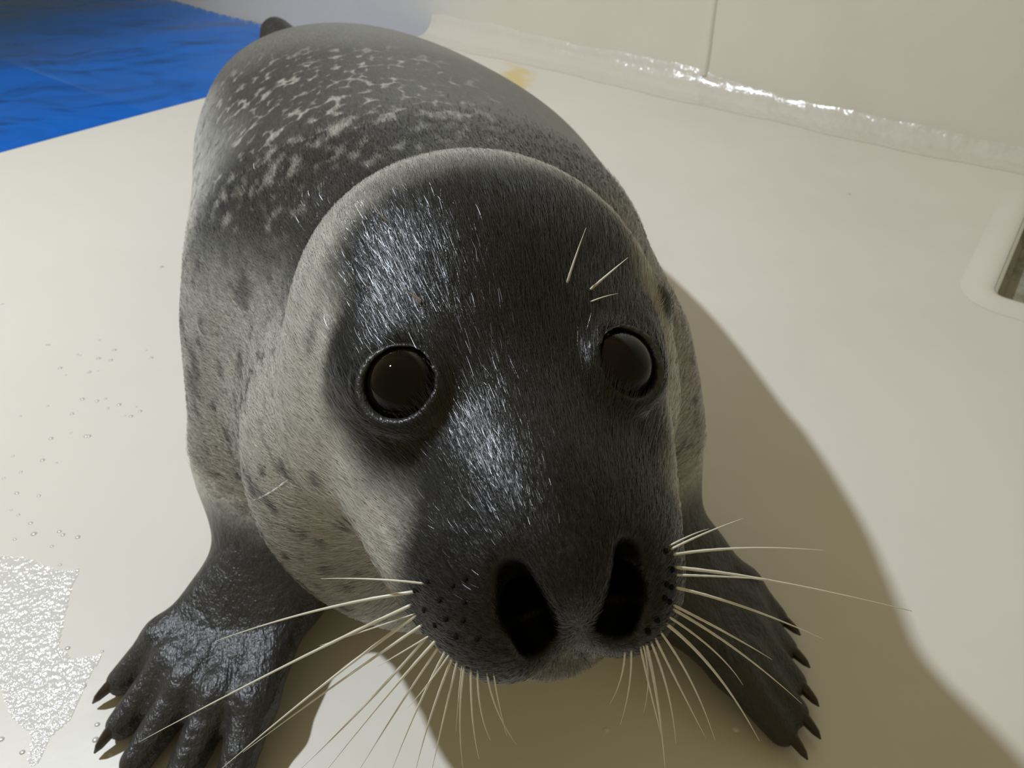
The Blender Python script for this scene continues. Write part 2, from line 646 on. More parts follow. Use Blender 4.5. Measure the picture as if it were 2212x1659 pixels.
def head_detail(f, q):
    for s in (-1, 1):
        e = EYES[0 if s < 0 else 1]; dv = EDIR[0 if s < 0 else 1]
        c = e - dv * EOFF
        # lid: a thin ring around the opening
        w = q - e.astype(np.float32)
        ax = w @ ENRM[0 if s < 0 else 1]
        rad = np.sqrt(np.maximum((w * w).sum(-1) - ax * ax, 0))
        ring = np.sqrt((rad - 0.0140) ** 2 + (ax + 0.0005) ** 2) - 0.0019
        f = smin(f, ring, 0.007)
        sph = np.sqrt(((q - c.astype(np.float32)) ** 2).sum(-1)) - ER
        f = smax(f, -sph, 0.0020)
        # nostril: slanted slot that runs back into the nose
        n_ = cone(q, (s * 0.0200, 0.143, 0.0140), (s * 0.0135, 0.151, -0.0062), 0.0050, 0.0064)
        n_ = smin(n_, cone(q, (s * 0.0165, 0.146, 0.002), (s * 0.012, 0.112, -0.006), 0.0066, 0.005), 0.006)
        f = smax(f, -n_, 0.006)
        # mouth line along the pad
        ml = [(s * 0.003, 0.156, -0.0385), (s * 0.022, 0.149, -0.0385), (s * 0.038, 0.130, -0.0375), (s * 0.049, 0.104, -0.0370), (s * 0.060, 0.081, -0.0355), (s * 0.075, 0.062, -0.0300)]
        for k in range(5):
            f = smax(f, -cone(q, ml[k], ml[k + 1], 0.0022, 0.0020), 0.005)
    # philtrum
    f = smax(f, -cone(q, (0, 0.157, -0.014), (0, 0.154, -0.040), 0.0010, 0.0020), 0.004)
    return f


def ears(f, q):
    f = smin(f, ell(q, (0.0800, 0.014, 0.020), (0.0065, 0.008, 0.010)), 0.008)
    f = smax(f, -ell(q, (0.0850, 0.006, 0.014), (0.005, 0.004, 0.007)), 0.006)
    return f


def seal_field(p):
    p = p.astype(np.float32)
    f = trunk(p)
    front = p[:, 1] < 0.66
    if front.any():
        pf = p[front]
        g = f[front]
        q = (pf - HC) @ HM.T
        near = (pf[:, 2] > 0.12) & (pf[:, 1] < 0.50)
        if near.any():
            qn = q[near]
            g[near] = smin(g[near], head(qn), 0.035)
        # throat and chest under the jaw
        g = smin(g, cone(pf, (-0.044, 0.348, 0.188), (-0.045, 0.46, 0.13), 0.100, 0.120), 0.05)
        g = smin(g, cone(pf, (-0.070, 0.365, 0.185), (-0.142, 0.470, 0.135), 0.078, 0.074), 0.05)
        g = smin(g, cone(pf, (0.000, 0.375, 0.185), (0.052, 0.470, 0.135), 0.085, 0.078), 0.05)
        low = pf[:, 2] < 0.27
        for (F_, dg, sd) in ((FL, DL, -1), (FR, DR, 1)):
            m_ = low & ((pf[:, 0] < -0.01) if sd < 0 else (pf[:, 0] > -0.07))
            if m_.any():
                g[m_] = smin(g[m_], flipper(pf[m_], F_, dg), 0.055)
        if near.any():
            g[near] = ears(head_detail(g[near], qn), qn)
        f[front] = g
    rear = p[:, 1] > 1.15
    if rear.any():
        pr = p[rear]; g = f[rear]
        # hind flippers laid back behind the rump
        g = smin(g, cone(pr, (-0.345, 1.35, 0.085), (-0.402, 1.44, 0.135), 0.050, 0.019), 0.03)
        g = smin(g, cone(pr, (-0.402, 1.44, 0.135), (-0.350, 1.42, 0.120), 0.019, 0.020), 0.02)
        g = smin(g, cone(pr, (-0.402, 1.44, 0.135), (-0.45, 1.53, 0.090), 0.019, 0.016), 0.02)
        g = smin(g, cone(pr, (-0.395, 1.42, 0.115), (-0.450, 1.43, 0.092), 0.028, 0.014), 0.015)
        g = smin(g, cone(pr, (-0.345, 1.36, 0.07), (-0.36, 1.55, 0.045), 0.040, 0.018), 0.03)
        f[rear] = g
    # resting flat on the deck
    return smax(f, 0.0005 - p[:, 2], 0.006)


def axis(segs):
    out = []
    for (a, b, st_) in segs:
        out.append(np.arange(a, b - 1e-9, st_))
    return np.concatenate(out).astype(np.float32)


GXs = axis([(-0.50, -0.12, 0.004), (-0.12, 0.125, 0.0018), (0.125, 0.27, 0.004)])
GYs = axis([(0.12, 0.32, 0.0018), (0.32, 0.48, 0.0032), (0.48, 1.62, 0.007)])
GZs = axis([(-0.006, 0.06, 0.0032), (0.06, 0.23, 0.005), (0.23, 0.40, 0.0018)])


def surface_nets(fun, xs, ys, zs, B=8):
    nx, ny, nz = len(xs), len(ys), len(zs)
    F = np.full((nx, ny, nz), 1.0, np.float32)

    def mids(a):
        n = (len(a) + B - 1) // B
        lo = np.array([a[i * B] for i in range(n)]); hi = np.array([a[min(i * B + B, len(a) - 1)] for i in range(n)])
        return (lo + hi) / 2, (hi - lo) / 2
    mx, hx = mids(xs); my, hy = mids(ys); mz, hz_ = mids(zs)
    g = np.stack(np.meshgrid(mx, my, mz, indexing='ij'), -1)
    hd = np.sqrt(hx[:, None, None] ** 2 + hy[None, :, None] ** 2 + hz_[None, None, :] ** 2)
    fc_ = fun(g.reshape(-1, 3)).reshape(g.shape[:3])
    act = np.abs(fc_) < hd * 1.9 + 0.006
    for bi in range(len(mx)):
        for bj in range(len(my)):
            for bk in range(len(mz)):
                if not act[bi, bj, bk] and fc_[bi, bj, bk] < 0:
                    F[bi * B:bi * B + B, bj * B:bj * B + B, bk * B:bk * B + B] = -1.0
    ab = np.argwhere(act)
    CH = 400
    for c0 in range(0, len(ab), CH):
        sub = ab[c0:c0 + CH]
        ii = np.minimum(sub[:, 0, None] * B + np.arange(B), nx - 1)
        jj = np.minimum(sub[:, 1, None] * B + np.arange(B), ny - 1)
        kk = np.minimum(sub[:, 2, None] * B + np.arange(B), nz - 1)
        I = np.broadcast_to(ii[:, :, None, None], (len(sub), B, B, B)).ravel()
        J = np.broadcast_to(jj[:, None, :, None], (len(sub), B, B, B)).ravel()
        Kk = np.broadcast_to(kk[:, None, None, :], (len(sub), B, B, B)).ravel()
        F[I, J, Kk] = fun(np.stack([xs[I], ys[J], zs[Kk]], -1))
    neg = F < 0
    cnt = np.zeros((nx - 1, ny - 1, nz - 1), np.int8)
    cor = [(a, b, c) for a in (0, 1) for b in (0, 1) for c in (0, 1)]
    for (a, b, c) in cor:
        cnt += neg[a:nx - 1 + a, b:ny - 1 + b, c:nz - 1 + c]
    cells = np.argwhere((cnt > 0) & (cnt < 8))
    P = []; V = []
    for (a, b, c) in cor:
        i, j, k = cells[:, 0] + a, cells[:, 1] + b, cells[:, 2] + c
        P.append(np.stack([xs[i], ys[j], zs[k]], -1)); V.append(F[i, j, k])
    acc = np.zeros((len(cells), 3)); num = np.zeros(len(cells))
    for m in range(8):
        for n in range(m + 1, 8):
            if sum(abs(cor[m][r] - cor[n][r]) for r in range(3)) != 1: continue
            x = (V[m] < 0) != (V[n] < 0)
            t_ = np.where(x, V[m] / np.where(x, V[m] - V[n], 1), 0)
            acc += np.where(x[:, None], P[m] + t_[:, None] * (P[n] - P[m]), 0)
            num += x
    verts = acc / num[:, None]
    cid = -np.ones((nx - 1, ny - 1, nz - 1), np.int32)
    cid[tuple(cells.T)] = np.arange(len(cells))
    faces = []
    for ax in range(3):
        sl0 = [slice(None)] * 3; sl1 = [slice(None)] * 3
        sl0[ax] = slice(0, -1); sl1[ax] = slice(1, None)
        ch = np.argwhere(neg[tuple(sl0)] != neg[tuple(sl1)])
        o = [r for r in range(3) if r != ax]
        ok = (ch[:, o[0]] > 0) & (ch[:, o[1]] > 0) & (ch[:, o[0]] < cid.shape[o[0]]) & (ch[:, o[1]] < cid.shape[o[1]])
        ch = ch[ok]
        q = []
        for (da, db) in ((-1, -1), (0, -1), (0, 0), (-1, 0)):
            c = ch.copy(); c[:, o[0]] += da; c[:, o[1]] += db
            q.append(cid[tuple(c.T)])
        q = np.stack(q, 1)
        inside_first = neg[tuple(ch.T)]
        flip = inside_first if ax != 1 else ~inside_first
        q[~flip] = q[~flip][:, ::-1]
        faces.append(q)
    return verts, np.concatenate(faces)


SV, SF = surface_nets(seal_field, GXs, GYs, GZs)
# pull the vertices onto the surface
e = 0.0006
f0 = seal_field(SV)
G = np.stack([(seal_field(SV + e * np.eye(3)[k]) - f0) / e for k in range(3)], 1)
g2 = (G * G).sum(1) + 1e-4
SV = SV - 0.8 * np.clip(f0 / g2, -0.003, 0.003)[:, None] * G
# even out the facets
E_ = np.concatenate([SF[:, [0, 1]], SF[:, [1, 2]], SF[:, [2, 3]], SF[:, [3, 0]]])
for _ in range(3):
    acc = np.zeros_like(SV); num = np.zeros(len(SV))
    np.add.at(acc, E_[:, 0], SV[E_[:, 1]]); np.add.at(num, E_[:, 0], 1)
    np.add.at(acc, E_[:, 1], SV[E_[:, 0]]); np.add.at(num, E_[:, 1], 1)
    SV = SV * 0.6 + 0.4 * acc / num[:, None]
SV[:, 2] = np.maximum(SV[:, 2], 0.0004)
print('seal', len(SV), len(SF))


# ---- coat: how dark each place is, where the pale lacing and the dark spots grow
def sstep(x, a, b):
    u = np.clip((x - a) / (b - a), 0, 1)
    return u * u * (3 - 2 * u)


def coat(P):
    q = (P - HC) @ HM.T
    t_ = P[:, :2] @ SAX
    cx, cy, cz, a, b = trunk_sample(t_)
    lat = (P[:, 2] - cz) / b                                # +1 ridge of the back, -1 belly
    side = ((P[:, 0] - cx) * SAX[1] - (P[:, 1] - cy) * SAX[0]) / a
    # body: dark back, pale flank
    wob = 0.18 * np.sin(9 * t_ + 3 * side) + 0.12 * np.sin(23 * t_ + 1.0)
    back = sstep(lat + wob * 0.35, 0.30, 0.76)
    tone = 0.66 - 0.60 * back
    lace = sstep(lat + wob * 0.6, 0.1, 0.6) * sstep(t_, 0.38, 0.48)
    lace *= 1 - 0.85 * sstep(t_ + 0.22 * side, 0.70, 0.98)  # lacing fades out where the rump's sheen is painted in
    lace *= 1 - 0.75 * sstep(side, 0.0, 0.5)
    tone = np.maximum(tone, 0.20 * sstep(t_ + 0.1 * side, 0.72, 1.05))  # grey wet sheen on the rump, painted into the tone
    spot = (1 - back) * 0.85
    # head: dark cap, muzzle and ring round the eyes; pale cheeks and jaw
    hw = sstep(q[:, 1], -0.085, -0.045) * sstep(P[:, 2], 0.20, 0.25)
    ub = np.interp(q[:, 1], [-0.06, -0.02, 0.0, 0.02, 0.034, 0.053, 0.08, 0.110, 0.125, 0.16],
                   [0.080, 0.062, 0.050, 0.037, 0.030, 0.014, 0.008, 0.000, -0.010, -0.028])
    wv_ = 0.004 * np.sin(70 * q[:, 1] + 40 * q[:, 0]) + 0.003 * np.sin(160 * q[:, 1] + 1.0)
    cap = sstep(q[:, 2] - ub + wv_, -0.012 - 0.010 * sstep(q[:, 1], 0.08, 0.12), 0.010)
    cap *= 1 - 0.62 * sstep(-q[:, 1], 0.006, 0.050)
    eye = np.zeros(len(P))
    for e in EYES:
        eye = np.maximum(eye, 1 - sstep(np.linalg.norm(q - np.array(e), axis=1), 0.018, 0.034))
    hd = np.maximum(cap, eye)
    htone = 1.0 - 0.97 * hd
    htone = htone * (1 - 0.78 * sstep(q[:, 1], 0.105, 0.130))
    tone = tone * (1 - hw) + htone * hw
    spot = spot * (1 - hw) + (1 - hd) * sstep(-q[:, 2], 0.000, 0.030) * 0.9 * hw
    lace = lace * (1 - hw)
    tone = np.where(np.linalg.norm(q - np.array((0.081, 0.013, 0.020)), axis=1) < 0.013, 0.03, tone)
    ear_shade = cone(q, (-0.0690, 0.017, 0.039), (-0.0745, 0.024, 0.024), 0.001, 0.001)  # left ear fold: its shade is painted into the tone, nothing carved
    tone = tone * (1 - 0.75 * (1 - sstep(ear_shade, 0.001, 0.0045)))
    # flippers are dark and plain
    fl = np.zeros(len(P))
    for (F_, dg) in ((FL, DL), (FR, DR)):
        dm = np.full(len(P), 9.0)
        for (a_, b_) in dg:
            dm = np.minimum(dm, cone(P, F_['wr'], b_, 0.03, 0.03))
        fl = np.maximum(fl, 1 - sstep(dm, 0.012, 0.055))
    hind = sstep(P[:, 1], 1.36, 1.41)
    fl = np.maximum(fl, hind)
    tone = tone * (1 - fl) + 0.03 * fl
    spot = spot * (1 - fl); lace = lace * (1 - fl)
    return tone, lace, spot, fl


tone, lace, spot, skin = coat(SV)
QS = (SV - HC) @ HM.T
nos = np.zeros(len(SV))
for s_ in (-1, 1):                                           # bare nostril lining, blackened in the colour to stand in for deep shade
    dn_ = np.minimum(cone(QS, (s_ * 0.0200, 0.143, 0.0140), (s_ * 0.0135, 0.151, -0.0062), 0.0050, 0.0064),
                     cone(QS, (s_ * 0.0165, 0.146, 0.002), (s_ * 0.012, 0.112, -0.006), 0.0066, 0.005))
    nos = np.maximum(nos, 1 - sstep(dn_, 0.0005, 0.0028))

AX3 = np.array([-0.22, 0.975, 0.0]); AX3 /= np.linalg.norm(AX3)
AY3 = np.array([AX3[1], -AX3[0], 0.0])
flow = np.stack([SV @ AY3, SV @ AX3, SV[:, 2]], 1)


def coat_colour(t):
    """pattern shared by the skin and the hairs: needs tone, lace, spot, skin and flow attributes"""
    fl_ = t.attr('flow', 'Vector')
    tone_, lace_, spot_ = t.attr('tone'), t.attr('lace'), t.attr('spot')
    st_ = t.vmul(fl_, (1.0, 0.55, 1.0))
    wob = t.vadd(st_, t.vmul(t.noise(st_, 55.0, 2.0, 0.5, 1), (0.014, 0.014, 0.014)))
    vor = t.n('ShaderNodeTexVoronoi', Vector=wob, Scale=98.0)
    line = t.step(vor.outputs['Distance'], 0.48, 0.80)
    brk = t.step(t.noise(st_, 44.0, 3.0, 0.6), 0.36, 0.56)
    lc = t.math('MULTIPLY', t.math('MULTIPLY', line, brk), lace_)
    sp = t.vmul(fl_, (1.0, 0.42, 1.0))
    blot = t.step(t.noise(sp, 95.0, 2.0, 0.55), 0.58, 0.65)
    big = t.step(t.noise(sp, 48.0, 2.0, 0.5), 0.60, 0.68)
    sd = t.math('MULTIPLY', t.math('MAXIMUM', blot, t.math('MULTIPLY', big, 0.8)), spot_)
    grain = t.step(t.noise(t.vmul(fl_, (1.0, 0.12, 1.0)), 420.0, 2.0, 0.6), 0.3, 0.7, 0.75, 1.25)
    mott = t.math('MULTIPLY', t.math('SUBTRACT', t.noise(st_, 18.0, 4.0, 0.6), 0.5), 0.35)
    v = t.math('ADD', tone_, t.math('MULTIPLY', mott, t.math('ADD', tone_, 0.12)), clamp=True)
    v = t.math('MAXIMUM', v, t.math('MULTIPLY', lc, 0.48))
    v = t.math('MULTIPLY', v, t.math('SUBTRACT', 1.0, t.math('MULTIPLY', sd, 0.88)))
    v = t.math('MULTIPLY', v, grain, clamp=True)
    return t.mix(v, c4(0.009, 0.0095, 0.011), c4(0.72, 0.69, 0.60))


t = NT('seal_coat')
t.set(t.b.inputs['Base Color'], t.mix(t.attr('nostril'), coat_colour(t), c4(0.002, 0.0018, 0.0018)))
t.set(t.b.inputs['Specular IOR Level'], t.math('SUBTRACT', 0.5, t.math('MULTIPLY', t.attr('nostril'), 0.48)))
fl_ = t.attr('flow', 'Vector')
hair = t.noise(t.vmul(fl_, (1.0, 0.10, 1.0)), 700.0, 2.0, 0.6)
wrinkle = t.math('MULTIPLY', t.noise(t.vmul(fl_, (1.0, 0.6, 1.0)), 110.0, 4.0, 0.6), t.attr('skin'))
t.set(t.b.inputs['Normal'], t.bump(wrinkle, 0.5, 0.006, t.bump(hair, 0.5, 0.0012)))
t.b.inputs['Roughness'].default_value = 0.36
M_COAT = t.m

seal = bpy.data.objects.new('seal', None)
COL.objects.link(seal)
tag(seal, 'dark grey spotted seal resting on the deck with raised head and white whiskers', 'seal')
me = bpy.data.meshes.new('body')
me.vertices.add(len(SV)); me.vertices.foreach_set('co', SV.astype(np.float32).ravel())
me.loops.add(SF.size); me.loops.foreach_set('vertex_index', SF.astype(np.int32).ravel())
me.polygons.add(len(SF))
me.polygons.foreach_set('loop_start', np.arange(0, SF.size, 4, dtype=np.int32))
me.polygons.foreach_set('loop_total', np.full(len(SF), 4, np.int32))
me.update(calc_edges=True); me.validate()
me.polygons.foreach_set('use_smooth', np.ones(len(me.polygons), bool))
for nm, arr in (('tone', tone), ('lace', lace), ('spot', spot), ('skin', skin), ('nostril', nos)):
    a_ = me.attributes.new(nm, 'FLOAT', 'POINT'); a_.data.foreach_set('value', arr.astype(np.float32))
a_ = me.attributes.new('flow', 'FLOAT_VECTOR', 'POINT'); a_.data.foreach_set('vector', flow.astype(np.float32).ravel())
me.materials.append(M_COAT)
body = bpy.data.objects.new('body', me)
COL.objects.link(body); body.parent = seal

# ---- eyes
t = NT('eye_dark')
co = t.coords()
rr = t.n('ShaderNodeVectorMath', props=dict(operation='LENGTH'))
t.set(rr.inputs[0], t.vmul(co, (1.0, 1.0, 0.0)))
t.set(t.b.inputs['Base Color'], t.mix(t.step(rr.outputs[1], 0.004, 0.011), c4(0.001, 0.0007, 0.0006), c4(0.004, 0.0016, 0.001)))
t.b.inputs['Roughness'].default_value = 0.03
t.b.inputs['IOR'].default_value = 1.36
M_EYE = t.m
for e, dv in zip(EYES, EDIR):
    bm = bmesh.new()
    bmesh.ops.create_uvsphere(bm, u_segments=48, v_segments=32, radius=ER - 0.0002)
    for f in bm.faces: f.smooth = True
    m_ = bpy.data.meshes.new('eye'); bm.to_mesh(m_); bm.free()
    m_.materials.append(M_EYE)
    o = bpy.data.objects.new('eye', m_); COL.objects.link(o); o.parent = seal
    o.location = head2world(np.array(e) - dv * EOFF)
    o.rotation_euler = Vector(dv @ HM).to_track_quat('Z', 'Y').to_euler()

# vertex normals of the coat
vn = np.zeros_like(SV)
fnm = np.cross(SV[SF[:, 2]] - SV[SF[:, 0]], SV[SF[:, 3]] - SV[SF[:, 1]])
for k in range(4):
    np.add.at(vn, SF[:, k], fnm)
vn /= np.linalg.norm(vn, axis=1)[:, None] + 1e-12

# ---- fur: short hairs lying back over head, neck and shoulders
fa = 0.5 * np.linalg.norm(fnm, axis=1)
fcn = SV[SF].mean(1)
qf = (fcn - HC) @ HM.T
wgt = fa * sstep(-fcn[:, 1], -0.66, -0.34) ** 2 * sstep(fcn[:, 2], 0.10, 0.18)
sk_f = skin[SF].mean(1)
wgt *= (1 - sk_f)
# only hairs on the sides that can be seen from somewhere in front
fdir = fnm / (np.linalg.norm(fnm, axis=1)[:, None] + 1e-12)
vis = ((CAM - fcn) * fdir).sum(1) > -0.12
wgt *= vis
for e_ in EYES:                                              # bare eye openings
    wgt *= np.linalg.norm(qf - e_, axis=1) > 0.0150
wgt *= 1 - 0.9 * (np.linalg.norm(qf - np.array((0.081, 0.013, 0.020)), axis=1) < 0.014)
for s_ in (-1, 1):                                           # bare nostrils
    ns_ = np.minimum(cone(qf, (s_ * 0.0200, 0.143, 0.0140), (s_ * 0.0135, 0.151, -0.0062), 0.0050, 0.0064),
                     cone(qf, (s_ * 0.0165, 0.146, 0.002), (s_ * 0.012, 0.112, -0.006), 0.0066, 0.005))
    wgt *= ns_ > 0.0022
NH = 420000
pick = rng.choice(len(SF), NH, p=wgt / wgt.sum())
u_, v_ = rng.random(NH)[:, None], rng.random(NH)[:, None]


def bil(A):
    A = A[SF[pick]]
    if A.ndim == 2: A = A[..., None]
    return (A[:, 0] * (1 - u_) + A[:, 1] * u_) * (1 - v_) + (A[:, 3] * (1 - u_) + A[:, 2] * u_) * v_


rp, rn_ = bil(SV), bil(vn)
rn_ /= np.linalg.norm(rn_, axis=1)[:, None]
qr = (rp - HC) @ HM.T
rad_ = qr - np.array((0, 0.165, -0.004))
rad_ /= np.linalg.norm(rad_, axis=1)[:, None]
hd_w = sstep(qr[:, 1], -0.06, 0.06)[:, None]
fd = (rad_ @ HM) * hd_w + (AX3 + np.array([0, 0, -0.25])) * (1 - hd_w)
fd += 0.11 * rng.normal(size=fd.shape)
fd -= (fd * rn_).sum(1)[:, None] * rn_
fd /= np.linalg.norm(fd, axis=1)[:, None] + 1e-9
dist_ = np.linalg.norm(qr - np.array((0, 0.15, 0)), axis=1)
hl_ = (0.0026 + 0.0055 * sstep(dist_, 0.02, 0.10) + 0.002 * sstep(dist_, 0.15, 0.3)) * (0.7 + 0.6 * rng.random(NH))
hl_ = hl_[:, None]
hp = np.empty((NH, 4, 3), np.float32)
lift = 0.06 + 0.10 * rng.random((NH, 1))
for k, (a_, b_) in enumerate(((0.0, -0.03), (0.34, 0.8), (0.68, 1.0), (1.0, 0.55))):
    hp[:, k] = rp + fd * hl_ * a_ + rn_ * hl_ * lift * b_
cu = bpy.data.hair_curves.new('fur')
cu.add_curves([4] * NH)
cu.attributes['position'].data.foreach_set('vector', hp.ravel())
ra_ = cu.attributes.new('radius', 'FLOAT', 'POINT')
tap = np.array([1.0, 0.9, 0.65, 0.15])
thick = (0.00005 + 0.00006 * sstep(dist_, 0.1, 0.35)) * (0.8 + 0.5 * rng.random(NH))
ra_.data.foreach_set('value', (thick[:, None] * tap).astype(np.float32).ravel())
for nm, A in (('tone', tone), ('lace', lace), ('spot', spot)):
    at_ = cu.attributes.new(nm, 'FLOAT', 'CURVE')
    at_.data.foreach_set('value', bil(A)[:, 0].astype(np.float32))
at_ = cu.attributes.new('flow', 'FLOAT_VECTOR', 'CURVE')
at_.data.foreach_set('vector', bil(flow).astype(np.float32).ravel())
jn_ = rn_ + 0.15 * rng.normal(size=rn_.shape)
jn_ /= np.linalg.norm(jn_, axis=1)[:, None]
at_ = cu.attributes.new('lie', 'FLOAT_VECTOR', 'CURVE')           # hairs lie flat, so they shine with the coat they lie on
at_.data.foreach_set('vector', jn_.astype(np.float32).ravel())
t = NT('seal_hair')
t.set(t.b.inputs['Normal'], t.attr('lie', 'Vector'))
t.set(t.b.inputs['Base Color'], coat_colour(t))
t.b.inputs['Roughness'].default_value = 0.29
t.b.inputs['Specular IOR Level'].default_value = 0.5
cu.materials.append(t.m)
fur = bpy.data.objects.new('fur', cu)
COL.objects.link(fur); fur.parent = seal
tag(fur, 'short sleek hairs of the coat', kind='stuff')

# ---- whiskers
def march(px, py, d0=0.15):
    r = ray(px, py); nr = np.linalg.norm(r); d_ = d0
    for _ in range(220):
        f_ = float(seal_field((CAM + d_ * r)[None])[0])
        if f_ < 2e-4: return d_
        d_ += max(f_ * 0.7, 2e-4) / nr
        if d_ > 0.55: return None
    return d_


t = NT('whisker_ivory')
co = t.coords()
t.set(t.b.inputs['Base Color'], t.mix(t.noise(co, 120.0, 2.0), c4(0.62, 0.58, 0.46), c4(0.80, 0.77, 0.66)))
t.b.inputs['Roughness'].default_value = 0.3
M_WHISK = t.m


def tube(name, P, R, mat, parent, n=6):
    P = np.asarray(P); m = len(P)
    T = np.gradient(P, axis=0); T /= np.linalg.norm(T, axis=1)[:, None]
    ref = np.array([0.3, 0.5, 0.8]); vv, fc = [], []
    for i in range(m):
        a = np.cross(T[i], ref); a /= np.linalg.norm(a); b = np.cross(T[i], a)
        for k in range(n):
            an = 2 * math.pi * k / n
            vv.append(P[i] + R[i] * (math.cos(an) * a + math.sin(an) * b))
    for i in range(m - 1):
        for k in range(n):
            fc.append((i * n + k, i * n + (k + 1) % n, (i + 1) * n + (k + 1) % n, (i + 1) * n + k))
    fc.append(tuple(range(n))[::-1]); fc.append(tuple(range((m - 1) * n, m * n)))
    return obj(name, vv, fc, mat, parent)


WH = [((925, 1262), (820, 1247), (693, 1250), 4, .012), ((905, 1277), (690, 1305), (465, 1385), 5.5, .02), ((895, 1304), (640, 1420), (300, 1603), 6, .045),
      ((900, 1325), (760, 1372), (690, 1395), 3, .02), ((905, 1325), (700, 1470), (470, 1668), 5.5, .045), ((915, 1348), (760, 1450), (525, 1625), 5, .04),
      ((930, 1372), (850, 1420), (815, 1440), 3, .012), ((925, 1372), (800, 1520), (645, 1665), 5, .04), ((945, 1380), (850, 1480), (705, 1665), 5, .04),
      ((950, 1394), (870, 1510), (775, 1665), 4.5, .038), ((965, 1402), (905, 1510), (845, 1668), 4.5, .036), ((980, 1415), (930, 1530), (897, 1668), 4.5, .034),
      ((990, 1420), (960, 1540), (932, 1668), 4, .033), ((1005, 1428), (985, 1540), (1000, 1660), 4, .03), ((1018, 1432), (1015, 1560), (1035, 1640), 4, .028),
      ((1032, 1436), (1030, 1540), (1060, 1600), 3.5, .022), ((1050, 1438), (1060, 1530), (1115, 1608), 3.5, .022), ((1064, 1438), (1075, 1520), (1095, 1590), 3, .02),
      ((975, 1408), (918, 1490), (880, 1530), 3, .02), ((1000, 1425), (990, 1500), (985, 1580), 3, .02),
      ((1440, 1182), (1500, 1150), (1532, 1142), 3, .008), ((1442, 1190), (1520, 1150), (1605, 1120), 4, .01), ((1446, 1199), (1600, 1174), (1790, 1190), 5, .015),
      ((1450, 1225), (1640, 1240), (1970, 1320), 5.5, .025), ((1452, 1242), (1560, 1244), (1660, 1252), 4, .01), ((1452, 1268), (1600, 1298), (1790, 1386), 5, .02),
      ((1448, 1304), (1580, 1370), (1668, 1425), 4.5, .018), ((1446, 1312), (1590, 1390), (1732, 1520), 5, .03), ((1438, 1328), (1560, 1405), (1605, 1480), 4, .02),
      ((1432, 1342), (1550, 1430), (1640, 1600), 6, .035), ((1420, 1356), (1500, 1460), (1545, 1600), 4, .03), ((1410, 1368), (1460, 1470), (1525, 1595), 4, .03),
      ((1400, 1374), (1450, 1480), (1460, 1605), 4, .03), ((1392, 1378), (1425, 1500), (1437, 1665), 5.5, .035), ((1380, 1382), (1410, 1520), (1432, 1600), 3.5, .028),
      ((1362, 1386), (1370, 1470), (1340, 1565), 3.5, .022), ((1350, 1390), (1352, 1460), (1318, 1520), 3.5, .018), ((1385, 1380), (1412, 1460), (1390, 1540), 3, .02),
      ((1222, 622), (1240, 560), (1266, 492), 4, -.004), ((1268, 632), (1310, 595), (1357, 556), 4.5, -.006), ((1268, 656), (1300, 640), (1335, 634), 3, .0),
      ((842, 487), (818, 460), (798, 428), 3, -.002), ((918, 656), (895, 640), (872, 624), 3, -.004)]
for (a, b, c, w, dd) in WH:
    d0 = march(*a)
    k = 0
    while d0 is None and k < 30:                       # step towards the middle of the muzzle until the pad is met
        k += 1
        a = (a[0] + (1180 - a[0]) * 0.03, a[1] + (1250 - a[1]) * 0.03)
        d0 = march(*a)
    if d0 is None: continue
    m = 22
    P, R = [], []
    for i in range(m):
        u = i / (m - 1)
        px = (1 - u) ** 2 * a[0] + 2 * u * (1 - u) * b[0] + u * u * c[0]
        py = (1 - u) ** 2 * a[1] + 2 * u * (1 - u) * b[1] + u * u * c[1]
        P.append(at(px, py, d0 + 0.0025 * (1 - u) ** 6 + dd * u))
        R.append(w / 2 / FPX * d0 * 1.45 * (1 - 0.85 * u ** 1.6) * (1 + 0.07 * math.sin(u * 60)))
    tube('whisker', P, R, M_WHISK, seal)

# ---- dark whisker pits on the muzzle pads
t = NT('pit_black')
co = t.coords()
t.set(t.b.inputs['Base Color'], t.mix(t.noise(co, 300.0, 2.0), c4(0.004, 0.004, 0.004), c4(0.012, 0.011, 0.010)))
t.b.inputs['Roughness'].default_value = 0.9
t.b.inputs['Specular IOR Level'].default_value = 0.1
M_PIT = t.m
PITS = [(925, 1256), (978, 1264), (1005, 1250), (897, 1275), (950, 1296), (1003, 1300), (917, 1318), (963, 1337), (940, 1350), (1000, 1340), (985, 1375), (1030, 1380),
        (1438, 1190), (1452, 1230), (1440, 1262), (1450, 1268), (1436, 1292), (1446, 1300), (1420, 1340), (1400, 1365)]
for p in PITS:
    dp = march(*p)
    if dp is None: continue
    c = at(*p, dp)
    e = 0.0008
    g = np.array([float(seal_field((c + e * np.eye(3)[k])[None])[0] - seal_field((c - e * np.eye(3)[k])[None])[0]) for k in range(3)])
    g /= np.linalg.norm(g)
    vv, fc = [], []
    a1 = np.cross(g, (0.2, 0.4, 0.9)); a1 /= np.linalg.norm(a1); a2 = np.cross(g, a1)
    for (rr_, hh) in ((0.0011, -0.0004), (0.0009, 0.0006), (0.0004, 0.0007)):
        for k in range(10):
            an = 2 * math.pi * k / 10
            vv.append(c + g * hh + rr_ * (math.cos(an) * a1 + math.sin(an) * a2))
    for i in range(2):
        for k in range(10):
            fc.append((i * 10 + k, i * 10 + (k + 1) % 10, (i + 1) * 10 + (k + 1) % 10, (i + 1) * 10 + k))
    fc.append(tuple(range(20, 30)))
    obj('whisker_pit', vv, fc, M_PIT, seal)

